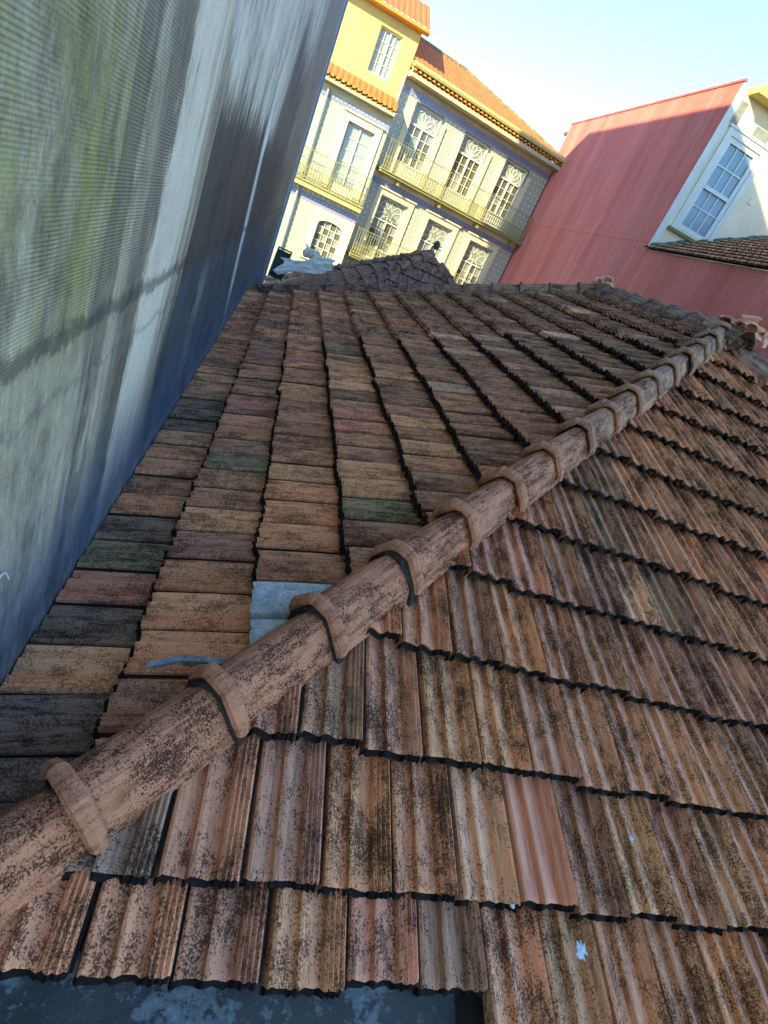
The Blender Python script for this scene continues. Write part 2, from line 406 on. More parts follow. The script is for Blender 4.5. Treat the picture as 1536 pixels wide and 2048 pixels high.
# colours, as albedo
PAL_N = [(0.689, 0.276, 0.123), (0.752, 0.319, 0.149), (0.657, 0.264, 0.126), (0.784, 0.356, 0.164), (0.578, 0.243, 0.119), (0.737, 0.305, 0.149), (0.514, 0.224, 0.115), (0.769, 0.341, 0.172), (0.625, 0.257, 0.123)]
PAL_D = [(0.419, 0.191, 0.107), (0.320, 0.158, 0.103), (0.467, 0.202, 0.111), (0.499, 0.213, 0.115), (0.359, 0.177, 0.113)]
PAL_W = [(0.541, 0.198, 0.075), (0.496, 0.190, 0.075), (0.595, 0.214, 0.078), (0.392, 0.161, 0.072), (0.620, 0.233, 0.088), (0.337, 0.152, 0.068), (0.532, 0.206, 0.082)]
PAL_K = [(0.305, 0.147, 0.072), (0.348, 0.157, 0.076), (0.271, 0.137, 0.072), (0.392, 0.171, 0.080), (0.315, 0.147, 0.072)]
ORANGE, RED, GREENT, SLATE, CREAMT, PINK, TAN = (0.800, 0.297, 0.100), (0.673, 0.213, 0.107), (0.223, 0.141, 0.066), (0.262, 0.168, 0.104), (0.816, 0.444, 0.202), (0.769, 0.327, 0.202), (0.689, 0.312, 0.126)
SAL, SALL, MAU, DRK, DPU = (0.721, 0.297, 0.142), (0.800, 0.371, 0.195), (0.578, 0.249, 0.142), (0.427, 0.198, 0.115), (0.467, 0.213, 0.134)
# the near rows of the facing slope, column by column, as they lie
ROWS = {-1: [SAL, SAL, MAU, (0.769, 0.371, 0.172), (0.705, 0.297, 0.180), (0.291, 0.168, 0.108), SALL, (0.673, 0.356, 0.172), SALL, SALL, (0.784, 0.334, 0.134), MAU],
        0: [(0.242, 0.168, 0.122), (0.673, 0.282, 0.142), (0.483, 0.224, 0.142), (0.737, 0.312, 0.134), SAL, CREAMT, PINK, (0.467, 0.216, 0.126), (0.752, 0.386, 0.180), (0.657, 0.290, 0.172), (0.689, 0.356, 0.180), SALL],
        1: [SAL, SAL, MAU, (0.546, 0.282, 0.149), (0.673, 0.290, 0.164), (0.816, 0.386, 0.164), (0.784, 0.349, 0.149), (0.642, 0.290, 0.172), SALL, SALL, SALL, SALL, (0.673, 0.341, 0.180)],
        2: [SAL, SAL, SAL, SAL, SAL, DRK, (0.784, 0.341, 0.149), MAU, (0.499, 0.246, 0.126), MAU, DPU, DPU, DPU, MAU],
        3: [SAL, SAL, SAL, SAL, SAL, SAL, DPU, (0.642, 0.268, 0.164), DRK, (0.350, 0.186, 0.136), CREAMT, SLATE, DRK, (0.642, 0.319, 0.164), MAU, SAL],
        4: [SAL]*7 + [MAU, (0.531, 0.253, 0.149), (0.673, 0.297, 0.164), DRK, MAU, SAL, DRK, MAU]}

ORANGE, GREENT = (.80, .36, .14), (.13, .15, .065)
CREAMT = (.82, .44, .24)
ROWS[0][5] = CREAMT; ROWS[3][10] = CREAMT
def matrix(ex, ey, n, p):
    return Matrix(((ex.x, ey.x, n.x, p.x), (ex.y, ey.y, n.y, p.y), (ex.z, ey.z, n.z, p.z), (0, 0, 0, 1)))
def clip_mesh(me, M, planes):
    """planes: (point, normal) in world, keep the side the normal points to. None if nothing is left, me itself if nothing is cut"""
    pts = [M @ v.co for v in me.vertices]; need = []
    for p, n in planes:
        d = [(q-p).dot(n) for q in pts]
        if max(d) < .002: return None
        if min(d) < 0: need.append((p, n))
    if not need: return me
    bm = bmesh.new(); bm.from_mesh(me); Mi = M.inverted(); R3 = M.to_3x3().inverted()
    for p, n in need:
        bmesh.ops.bisect_plane(bm, geom=bm.verts[:]+bm.edges[:]+bm.faces[:], plane_co=Mi @ p, plane_no=(R3 @ n).normalized(), clear_inner=True)
    if not bm.faces: bm.free(); return None
    out = bpy.data.meshes.new('tile'); bm.to_mesh(out); bm.free()
    if not out.materials:
        for m in me.materials: out.materials.append(m)
    return out

house = empty('tiled_house', (4, 4, -9.5)); tag(house, 'low house in front whose weathered hipped clay tile roof fills the view below the camera', 'house')
H0 = Vector(house.location)
roof_b = MB()
def on(n, D, x, y): return Vector((x, y, (-D - n.x*x - n.y*y)/n.z))
e0 = .44
A = on(nN, DN, hc0+e0, e0); A.x = hc0+e0
off = Vector((0, 0, -.128))
c_sw = Vector((WX, WX-hc0, 0)); c_sw.z = on(nW, DW, c_sw.x, c_sw.y).z
c_n0 = on(nN, DN, WX, .40); c_ne = on(nN, DN, 8.5, .40); se = Vector((8.5, 9.2, on(nN, DN, 0, .40).z))
roof_b.poly([p+off for p in (c_n0, c_ne, AP1, c_sw)]); roof_b.poly([p+off for p in (c_sw, AP1, AP2, FAR)])
roof_b.poly([p+off for p in (c_ne, se, AP2, AP1)]); roof_b.poly([p+off for p in (se, FAR, AP2)])
roof = roof_b.build('roof', M_DECK, house, fix=False); rel(roof, house)
b = MB(); ring = [c_n0+off, c_ne+off, se+off, FAR+off]
for p, q in zip(ring, ring[1:]+ring[:1]):
    b.quad((p.x, p.y, -9.5), (q.x, q.y, -9.5), q-Vector((0, 0, .002)), p-Vector((0, 0, .002)))
rel(b.build('wall', M_HOUSE, house), house)

hipP, hipN = Vector((P0.x, P0.y, 0)), Vector((1, -1, 0)).normalized()
neP, neN = Vector((AP1.x, AP1.y, 0)), Vector((-1, -1, 0)).normalized()
ed = (FAR-AP2); farN = Vector((ed.y, -ed.x, 0)).normalized()
if farN.dot(Vector((0, -1, 0))) < 0: farN = -farN
planesN = [(hipP-hipN*.01, hipN), (neP, neN)]
planesW = [(hipP+hipN*.01, -hipN), (Vector((WX+.006, 0, 0)), X), (Vector((4.0, 0, 0)), -X), (Vector((AP2.x, AP2.y, 0))+farN*.02, farN)]
cand = []
def jit(s): return random.uniform(-s, s)
for k in range(-1, 14):
    ph = (.02 if k % 2 else .135)
    for i in range(-4, 45):
        xr = ph + i*W_; u = .06 + .366*k + jit(.013); var = random.choice(VAR); cut = False
        if k == -1 and xr < 1.06: u = -.128 + jit(.012); var = random.choice(SHORT); cut = True
        if k == -1 and not cut: u = -.29
        xl = xr - W_ + jit(.003)
        base = Vector((xl, 0, 0)); zz = (-DN)/cs
        # point on lip plane with given u, sunk to the base plane
        p = nN*(-DN) + X*xl + uN*u - nN*(.090 + jit(.005))
        rz = jit(.018); tl = jit(.035)
        ex = (X*math.cos(rz)+uN*math.sin(rz)); ey = nN.cross(ex); ex2 = (ex*math.cos(tl)+nN*math.sin(tl)); p = p - nN*math.sin(tl)*.1
        M = matrix(ex2, ey, ex2.cross(ey), p)
        if (p-Vector((0, 0, 0))).length > 12 or xl > 8.4: continue
        cen = p + uN*.18 + X*.1
        t = (cen-P0).dot(HD)
        a_ = min(1, max(0, (k-4)/7.)); r = random.random()
        dk = .10 + .35*(1 if 1 <= k <= 5 and 3 < i < 9 else 0)
        col = random.choice(PAL_D if r < dk+.12*a_ else PAL_N)
        if r > .97: col = SLATE
        if r > .985: col = CREAMT
        sp = None
        if k > 4: q_ = .45; col = tuple(c*(1-q_)+t*q_ for c, t in zip(col, (.50, .27, .155)))
        if k in ROWS and 0 <= i < len(ROWS[k]): col = ROWS[k][i]
        if (k, i) == (0, 6): var = PLAIN
        if (k, i) in ((5, 9), (4, 9), (5, 10)): col = SLATE
        cand.append((var, M, planesN, col, cen, 'N'))
SPW = {(0, 12): ORANGE, (3, 20): ORANGE, (3, 21): (0.570, 0.240, 0.120), (-1, 22): ORANGE, (-1, 21): ORANGE, (2, 10): GREENT, (0, 13): GREENT, (1, 12): TAN, (-1, 8): RED, (2, 16): RED, (2, 15): RED,
       (1, 23): (0.540, 0.192, 0.110), (-1, 9): GREENT, (-1, 7): (0.105, 0.090, 0.065), (-1, 10): (0.120, 0.096, 0.070), (0, 18): RED, (0, 17): (0.405, 0.144, 0.090), (6, 20): (0.570, 0.216, 0.140), (5, 26): CREAMT, (8, 25): CREAMT,
       (10, 30): ORANGE, (0, 10): ORANGE, (2, 33): ORANGE, (2, 32): ORANGE, (4, 35): ORANGE, (2, 12): TAN, (2, 11): TAN, (-1, 5): (0.083, 0.078, 0.065), (-1, 4): (0.075, 0.072, 0.062), (0, 9): (0.375, 0.156, 0.100),
       (-1, 17): (0.075, 0.072, 0.050), (-1, 16): (0.075, 0.072, 0.050), (-1, 18): (0.090, 0.078, 0.055), (-1, 15): TAN, (2, 24): (0.105, 0.120, 0.055), (0, 26): (0.450, 0.192, 0.100), (0, 24): (0.420, 0.156, 0.100)}
for k in range(-1, 14):
    for j in range(1, 45):
        yk = j*.205 + .015*math.sin(k*2.1)                       # boundary nearer the camera
        u = -.665 + .355*k + jit(.010)
        key = (k, j)
        p = nW*(-DW) + Y*(yk+W_+jit(.003)) + uW*u - nW*(.090 + jit(.005))
        rz = jit(.018); tl = jit(.04); ex = (-Y*math.cos(rz)+uW*math.sin(rz)); ey = nW.cross(ex); ex2 = (ex*math.cos(tl)+nW*math.sin(tl)); p = p - nW*math.sin(tl)*.1
        M = matrix(ex2, ey, ex2.cross(ey), p)
        if p.x > 4.1: continue
        cen = p + uW*.18 - Y*.1
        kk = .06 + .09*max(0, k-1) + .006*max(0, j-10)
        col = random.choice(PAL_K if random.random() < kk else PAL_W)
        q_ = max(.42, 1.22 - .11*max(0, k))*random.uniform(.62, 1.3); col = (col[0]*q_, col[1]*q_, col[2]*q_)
        if random.random() > .92: col = ORANGE if k < 4 else (.50, .27, .15)
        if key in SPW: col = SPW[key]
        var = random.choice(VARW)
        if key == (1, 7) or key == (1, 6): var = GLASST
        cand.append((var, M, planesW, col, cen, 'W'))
right, down = cx, -cy
def size_on_view(c):
    d = c.dot(fw)
    if d < .2: return 0
    u_, v_ = c.dot(cx)/d, c.dot(cy)/d
    inside = abs(u_) < .74 and abs(v_) < .98
    return (1/d**2 if inside else .001/d)
res = []
for var, M, pl, col, cen, side in cand:
    me = clip_mesh(var, M, pl)
    if me is None: continue
    area = sum(p.area for p in me.polygons)
    foc = abs((nN if side == 'N' else nW).dot(cen.normalized()))
    res.append((size_on_view(cen)*area*foc, me, M, col))
res.sort(key=lambda r: -r[0])
IM = Matrix.Translation(-H0)
for sc, me, M, col in res[:300]:
    o = bpy.data.objects.new('glass_tile' if me is GLASST or (me.materials and me.materials[0] is M_GLASST) else 'tile', me)
    link(o, roof); o.matrix_local = M          # roof carries the -H0 shift, so children use world coordinates
    q_ = random.uniform(.86, 1.14); o.color = (*[c*q_ for c in col], 1)
def joined(items, name, mat, parent, **kw):
    V, F, T = [], [], []
    for me, M, col in items:
        k = len(V); V += [tuple(M @ v.co) for v in me.vertices]
        f = random.uniform(.85, 1.15); r = random.random()
        for p in me.polygons: F.append(tuple(k+i for i in p.vertices)); T.append(([c*f for c in col], r, len(p.vertices)))
    me = bpy.data.meshes.new(name); me.from_pydata(V, [], F); me.materials.append(mat)
    ca = me.color_attributes.new('tint', 'FLOAT_COLOR', 'CORNER'); buf = []
    for c, r, n in T: buf += [c[0], c[1], c[2], r]*n
    ca.data.foreach_set('color', buf); me.update()
    return tag(link(bpy.data.objects.new(name, me), parent), **kw)
joined([(me, M, col) for sc, me, M, col in res[300:]], 'tiles', M_TILE_A, roof, kind='stuff')

# --- hip and ridge caps
def cap_mesh(length, wd, hgt, seed, bead=True, mat=M_TILE):
    """six sided cap: local x lateral, y along (from the low end up), z height; a thick rounded bead at the low end"""
    rnd = random.Random(seed); b = MB()
    sec = [(-wd*1.03, -.062), (-wd*.90, .0), (-wd*.40, hgt*.88), (-wd*.19, hgt*1.0), (wd*.19, hgt*1.0), (wd*.40, hgt*.88), (wd*.90, .0), (wd*1.03, -.062)]
    b.prism(sec, lambda a, h, t: (a*(1-.07*t/length)+rnd.uniform(-.001, .001), t, h*(1 if h < 0 else (1-.10*t/length))+rnd.uniform(-.001, .001)), [0.0, length*.33, length*.66, length-.06, length-.052, length-.035, length-.027, length], caps=False)
    # bead sweeps round the section
    pts = []
    full = [(-wd*1.02, -.03), (-wd*.92, .012), (-wd*.66, hgt*.55), (-wd*.38, hgt*1.0), (0, hgt*1.07), (wd*.38, hgt*1.0), (wd*.66, hgt*.55), (wd*.92, .012), (wd*1.02, -.03)]
    n = 8; k = len(b.v); rr = .022 if bead else .011
    for i, (a, h) in enumerate(full):
        d = Vector((full[min(i+1, 8)][0]-full[max(i-1, 0)][0], 0, full[min(i+1, 8)][1]-full[max(i-1, 0)][1])).normalized()
        nrm = Vector((-d.z, 0, d.x)); r = rr*(1+rnd.uniform(-.12, .12))*(.75 if i in (0, 8) else 1)
        for q in range(n):
            t = 2*math.pi*q/n
            b.v.append(tuple(Vector((a, .016, h))+nrm*(math.cos(t)*r+.004)+Vector((0, math.sin(t)*r*1.25, 0))))
    for i in range(8):
        for q in range(n): b.f.append((k+i*n+q, k+i*n+(q+1) % n, k+(i+1)*n+(q+1) % n, k+(i+1)*n+q)); b.m.append(0)
    b.f.append(tuple(k+q for q in range(n))); b.f.append(tuple(k+8*n+q for q in range(n))[::-1]); b.m += [0, 0]
    if bead:
        for q_ in range(len(b.m)):
            if min(b.f[q_]) >= k: b.m[q_] = 1
    me = b.mesh('ridge_tile', [mat, M_BEAD])
    bm = bmesh.new(); bm.from_mesh(me); bmesh.ops.recalc_face_normals(bm, faces=bm.faces)
    bm.to_mesh(me); bm.free(); return me
CAP = [cap_mesh(.44, .104+.004*(s % 3), .091+.003*(s % 2), s) for s in range(6)]
CAPW = [cap_mesh(.44, .125, .085, 10+s, False) for s in range(3)]
def caps(start, end, step, meshes, pal, zoff=.0, lat=None, parent=None, tilt=.02, stop=0., t0=0.):
    d = (end-start); n_ = int((d.length)/step)+1; d.normalize()
    t = t0; i = 0
    while t < (end-start).length - stop:
        side = d.cross(Z).normalized(); upv = side.cross(d)
        d2 = (d - upv*tilt + side*jit(.012)).normalized(); s2 = d2.cross(upv).normalized(); u2 = s2.cross(d2)
        p = start + d*t + upv*(zoff+jit(.003)) + side*jit(.004)
        o = bpy.data.objects.new('ridge_tile', random.choice(meshes)); link(o, parent or roof)
        o.matrix_local = matrix(s2, d2, u2, p)
        q_ = random.uniform(.9, 1.1); o.color = (*[c*q_ for c in pal(i)], 1)
        t += step + jit(.008); i += 1
near = [(.44, .145, .068), (.40, .135, .066), (.38, .130, .066), (.35, .130, .07), (.33, .130, .075)]
def palhip(i):
    if i < 9: return near[min(4, i//2)]
    return [(.27, .15, .09), (.22, .145, .10), (.18, .14, .11)][min(2, (i-9)//3)]
hs = P0 + HD*(.057-.39*2); caps(hs, AP1, .395, CAP, palhip, .0, tilt=.035)
pk = lambda i: random.choice([(.075, .08, .08), (.10, .085, .08), (.065, .075, .078)])
caps(AP2+Vector((0, -.12, .0)), AP1, .39, CAPW, pk, .0)
NE = AP1 + Vector((1, -1, -tn))*3.6
caps(NE, AP1, .39, CAPW, lambda i: random.choice([(.11, .12, .11), (.16, .15, .12), (.08, .09, .09)]))
caps(FAR+Vector((.02, 0, .0)), AP2, .39, CAPW, lambda i: random.choice([(.10, .075, .065), (.12, .08, .07), (.085, .07, .065)]), .0, t0=.02)
def collar(p, d, name='mortar_collar'):
    side = d.cross(Z).normalized(); upv = side.cross(d); m = MB(); sd = random.random()*50
    sec = [(-.118, -.07), (-.104, .0), (-.048, .074), (-.024, .088), (.024, .088), (.048, .074), (.104, .0), (.124, -.07)]
    def fn(a, h, t):
        j = noise.noise(Vector((a*45+sd, t*60, h*45)))*1.6
        return p + d*(t + (.022*j if t < 0 else 0)) + side*(a*(1+.03*j)) + upv*(h+.010*j)
    m.prism(sec, fn, [-.016, -.013, -.006, .0, .02])
    return m.build(name, M_MORTAR, roof)
for i in range(6): collar(hs+HD*(.395*i), HD)
# mortar bedding under the hip caps
def bedding(a, b_, name, wd, h, mat):
    d = (b_-a).normalized(); side = d.cross(Z).normalized(); upv = side.cross(d); m = MB(); n = int((b_-a).length/.05)
    secs = [(-wd, -.075), (-wd*.8, -.01), (-wd*.4, h), (wd*.4, h), (wd*.8, -.01), (wd, -.075)]
    def fn(p, q, t):
        P = a + d*t; j = noise.noise(Vector((p*9, t*23, q*7)))*.006
        return P + side*(p+j) + upv*(q+j*.6)
    m.prism(secs, fn, [i*(b_-a).length/n for i in range(n+1)])
    return m.build(name, mat, roof)
bedding(P0-HD*.8, AP1, 'mortar_bed', .101, .05, M_MORTAR)
bedding(AP2, AP1, 'mortar_bed', .112, .05, M_MORTAR)
bedding(FAR, AP2, 'mortar_bed', .105, .05, M_MORTAR)
bedding(NE, AP1, 'mortar_bed', .112, .05, M_MORTAR)

# broken clay pieces bedded in mortar at the two ridge ends
def lump(name, at, pieces, seed, mat, parent, K=1.6):
    rnd = random.Random(seed); m = MB()
    for i in range(pieces):
        c = Vector(at) + Vector((rnd.uniform(-.13, .13), rnd.uniform(-.13, .13), rnd.uniform(-.03, .05)))*K
        a0 = rnd.uniform(0, 6.3); R_ = K*rnd.uniform(.05, .10); le = K*rnd.uniform(.08, .16); th = .02
        E = Matrix.Rotation(rnd.uniform(-.7, .7), 3, 'X') @ Matrix.Rotation(a0, 3, 'Z')
        n = 7; k = len(m.v)
        for t in (0, 1):
            for q in range(n):
                an = math.pi*(.1+.8*q/(n-1)); ce = le*(t-.5)*(1+rnd.uniform(-.25, .25))
                for rr in (R_, R_-th):
                    m.v.append(tuple(c + E @ Vector((math.cos(an)*rr, ce, math.sin(an)*rr*.8))))
        for q in range(n-1):
            a, b_, c_, d_ = k+2*q, k+2*q+2, k+2*n+2*q+2, k+2*n+2*q
            m.f += [(a, b_, c_, d_), (a+1, d_+1, c_+1, b_+1), (a, a+1, b_+1, b_), (d_, c_, c_+1, d_+1)]; m.m += [0]*4
        for q in (0, n-1):
            a, d_ = k+2*q, k+2*n+2*q; m.f.append((a, d_, d_+1, a+1)); m.m.append(0)
    return m.build(name, mat, parent)
lump('broken_tile_bedding', AP1+Vector((.16, -.10, .06)), 11, 3, M_MORTARP, roof, 1.35)
lump('broken_tile_bedding', AP2+Vector((.02, 0, .05)), 5, 5, M_MORTARP, roof, 1.1)

# tarred flashing slab in the near left corner, below the cut eave tiles
m = MB(); nx, ny = 44, 12
def slabpt(i, j, top=True):
    x = -.40 + 1.375*i/nx; u = -.62 + .53*j/ny
    h = -.072 + .006*noise.noise(Vector((x*6, u*6, 1))) if top else -.14
    return nN*(-DN) + X*(x + (0 if i < nx else .004*noise.noise(Vector((u*30, 0, 0))))) + uN*u + nN*h
k = 0
for i in range(nx):
    for j in range(ny): m.quad(slabpt(i, j), slabpt(i+1, j), slabpt(i+1, j+1), slabpt(i, j+1))
for j in range(ny): m.quad(slabpt(nx, j), slabpt(nx, j, False), slabpt(nx, j+1, False), slabpt(nx, j+1))
for i in range(nx): m.quad(slabpt(i, 0, False), slabpt(i+1, 0, False), slabpt(i+1, 0), slabpt(i, 0))
rel(m.build('flashing', M_SLAB, house, smooth=True), house)

# things lying on the roof
def splat(at, n, R_, seed, name='bird_dropping'):
    rnd = random.Random(seed); m = MB(); k = 18
    ex, ey = X, uN
    top = [Vector(at)+nN*.004]
    rr = [R_*(.45+.55*abs(math.sin(i*1.7+seed))+rnd.uniform(-.15, .2)) for i in range(k)]
    ringp = [Vector(at)+ex*math.cos(2*math.pi*i/k)*rr[i]+ey*math.sin(2*math.pi*i/k)*rr[i]*1.25+nN*(.001) for i in range(k)]
    for i in range(k): m.poly([top[0], ringp[i], ringp[(i+1) % k]])
    low = [p-nN*.004 for p in ringp]
    for i in range(k): m.quad(ringp[i], low[i], low[(i+1) % k], ringp[(i+1) % k])
    return m.build(name, M_DROP)
def onN(x, u, h=0.): return nN*(-DN) + X*x + uN*u + nN*h
splat(onN(1.36, -.035, -.004), 1, .021, 1); o = bpy.context.scene.objects['bird_dropping']; tag(o, 'largest white bird dropping, on the bottom row of tiles near the lower right', 'bird dropping', 'bird droppings on the tiles')
o = splat(onN(1.64, .275, -.008), 1, .010, 4); tag(o, 'small pale bird dropping on a dark tile right of the plain pink tile', 'bird dropping', 'bird droppings on the tiles')
o = splat(onN(1.13, .062, -.002), 1, .010, 2); tag(o, 'small white bird dropping at the lip of the cream tile', 'bird dropping', 'bird droppings on the tiles')

m = MB(); rnd = random.Random(5)
tuft = Vector((.245, 1.245, -1.245))
for i in range(90):
    a = tuft + Vector((rnd.gauss(0, .014), rnd.gauss(0, .012), -.03)); d_ = Vector((rnd.gauss(0, .6), rnd.gauss(0, .6), 1)).normalized()*rnd.uniform(.012, .034)
    s_ = Vector((rnd.gauss(0, 1), rnd.gauss(0, 1), 0)).normalized()*.003
    m.poly([a-s_, a+s_, a+d_+s_*.2])
m.build('grass_tuft', M_GREEN, fix=False, label='tiny green grass tuft growing beside the hip by the pale glass tile', cat='plant')

m = MB(); n_ = 26
def onW(y, u, h=0.): return nW*(-DW) + Y*y + uW*u + nW*h
for i in range(n_):
    a, b2 = i/n_, (i+1)/n_
    def q(t, e_): return onW(1.262+.016*math.sin(t*5)+e_*(.012+.006*noise.noise(Vector((t*14, e_, 0)))), -.60+.28*t, .006)
    m.quad(q(a, -1), q(b2, -1), q(b2, 1), q(a, 1))
    m.quad(q(a, -1)-nW*.03, q(b2, -1)-nW*.03, q(b2, -1), q(a, -1))
rel(m.build('repair_strip', plain('pale_repair_paste', (.30, .34, .33), .8, .6, 30, .004), house), house)
# thin white wire hooked on the wall, left edge
m = MB(); pts = []
for i in range(12):
    t = i/11; pts.append(Vector((WX+.006, 1.085+.10*t - .0*t, -1.09+.075*math.sin(t*2.6)-.03*t)))
m.path(pts, .0022, 5)
m.build('wire', M_DROP, label='thin white hooked wire on the stained wall at the left edge', cat='wire')

# ------------------------------------------------------------------ the second, smaller hipped roof beyond
PK = Vector((3.13, 14.0, -.01)); T2 = .74; s2 = math.atan(T2); K2 = 4.4
h2 = empty('small_hipped_house', (3.13, 14, -9.5)); tag(h2, 'smaller house with a dark pyramid tile roof just behind the big roof', 'house')
H2 = Vector(h2.location)
m = MB(); d = Vector((0, 0, -.07))
cr = [PK+Vector((a*K2, b_*K2, -T2*K2)) for a, b_ in ((-1, -1), (1, -1), (1, 1), (-1, 1))]
for i in range(4): m.poly([cr[i]+d, cr[(i+1) % 4]+d, PK+d])
# cut the part that would reach into the tall wall
me_ = m.mesh('roof', M_DECK); bm = bmesh.new(); bm.from_mesh(me_)
bmesh.ops.bisect_plane(bm, geom=bm.verts[:]+bm.edges[:]+bm.faces[:], plane_co=(WX+.005, 0, 0), plane_no=(1, 0, 0), clear_inner=True); bm.to_mesh(me_); bm.free()
roof2 = link(bpy.data.objects.new('roof', me_), h2); rel(roof2, h2)
b = MB(); b.box(WX+.01, PK.x+K2-.1, PK.y-K2+.1, PK.y+K2-.1, -9.5, PK.z-T2*K2-.08); rel(b.build('wall', M_HOUSE, h2), h2)
c2, sn2 = math.cos(s2), math.sin(s2)
faces2 = [(X, Vector((0, c2, sn2)), 'N'), (-Y, Vector((c2, 0, sn2)), 'W')]
DK2 = [(.10, .08, .065), (.115, .085, .065), (.09, .075, .065), (.125, .09, .07), (.105, .08, .062)]
# west face lies between the hips (-1,-1) and (-1,+1)
it2 = []
for ex, ey, nm in faces2:
    n = ex.cross(ey)
    if nm == 'N': pl = [(PK, Vector((1, -1, 0)).normalized()), (PK, Vector((-1, -1, 0)).normalized())]
    else: pl = [(PK, Vector((-1, 1, 0)).normalized()), (PK, Vector((-1, -1, 0)).normalized())]
    pl.append((Vector((WX+.006, 0, 0)), X))
    for k in range(0, 16):
        for i in range(-22, 22):
            p = PK + ey*(-5.49+.366*k) + ex*(i*W_+(.1 if k % 2 else 0)) - n*.05
            M = matrix(ex, ey, n, p); cen = p + ey*.2
            if nm == 'N' and False: continue
            me = clip_mesh(VARFLAT[(i+k) % 2], M, pl)
            if me is None: continue
            it2.append((-(cen-Vector((2.2, 13.4, -.8))).length, me, M, random.choice(DK2)))
it2.sort(key=lambda r: -r[0])
for sc, me, M, col in it2[:300]:
    o = bpy.data.objects.new('tile', me); link(o, roof2); o.matrix_local = M; q_ = random.uniform(.8, 1.2); o.color = (*[c*q_ for c in col], 1)
joined([(me, M, col) for sc, me, M, col in it2[300:]], 'tiles', M_TILE_A, roof2, kind='stuff')
for a, b_ in ((-1, -1), (1, -1), (-1, 1)):
    kk = K2 if a > 0 else 3.5
    caps(PK+Vector((a*kk, b_*kk, -T2*kk)), PK, .39, CAPW, lambda i: random.choice(DK2), parent=roof2, stop=.42)
m = MB(); bm = bmesh.new(); bmesh.ops.create_uvsphere(bm, u_segments=12, v_segments=8, radius=.085)
for v in bm.verts: v.co = v.co*(1+.15*noise.noise(v.co*9)) ; v.co.z = v.co.z*1.2 + .16
me = bpy.data.meshes.new('finial'); bm.to_mesh(me); bm.free(); me.materials.append(M_MOSS)
o = link(bpy.data.objects.new('finial', me), h2); o.location = PK-H2

# crumpled plastic sheet caught on its far hip
def crumple(name, O, ex, ey, n, w_, h_, nx, ny, f, mat, **kw):
    m = MB(); P = [[None]*(ny+1) for _ in range(nx+1)]
    for i in range(nx+1):
        for j in range(ny+1):
            a, b_ = i/nx-.5, j/ny-.5
            q = Vector((a*5, b_*5, 2.3)); P[i][j] = O + ex*(a*w_*(1-.15*math.sin(b_*7))) + ey*(b_*h_*(1+.2*math.sin(a*9))) + n*f(a, b_, q)
    for i in range(nx):
        for j in range(ny): m.quad(P[i][j], P[i+1][j], P[i+1][j+1], P[i][j+1])
    k = MB(); o = m.build(name, mat, **kw)
    sd = o.modifiers.new('thick', 'SOLIDIFY'); sd.thickness = .008
    o.data.polygons.foreach_set('use_smooth', [True]*len(o.data.polygons))
    return o
sh = crumple('plastic_sheet', Vector((.55, 15.75, -1.62)), Vector((.86, .1, .34)).normalized(), Vector((0, .55, .8)).normalized(), Vector((-.3, -.7, .5)).normalized(), 1.5, .42, 40, 18,
             lambda a, b_, q: .07*noise.noise(q*.9)+.035*noise.noise(q*2.4)+.008*noise.noise(q*8), M_SHEET, label='crumpled milky plastic sheet lying over the far edge of the dark pyramid roof', cat='plastic sheet')
sh2 = crumple('plastic_sheet', Vector((.62, 16.1, -1.34)), Vector((.9, .1, -.2)).normalized(), Vector((-.15, .3, .95)).normalized(), Vector((0, -1, .2)).normalized(), .55, .30, 24, 16,
             lambda a, b_, q: .09*noise.noise(q*1.3)+.03*noise.noise(q*5)-.5*(a*a+b_*b_), M_SHEET, label='rounded puffed-up piece of milky plastic standing behind the crumpled sheet', cat='plastic sheet')
# dark shutter panel leaning by the wall end
m = MB(); m.box(-.16, .16, -.02, .02, 0, .72); m.box(-.19, -.16, -.03, .03, -.02, .75); m.box(.16, .19, -.03, .03, -.02, .75); m.box(-.19, .19, -.03, .03, .75, .78)
o = m.build('shutter_panel', plain('dark_green_metal', (.04, .075, .07), .5, .3), label='small dark green shutter panel leaning at the foot of the tall wall far end', cat='panel')
o.location = (-.16, 16.0, -2.25); o.rotation_euler = (.1, .05, .25)

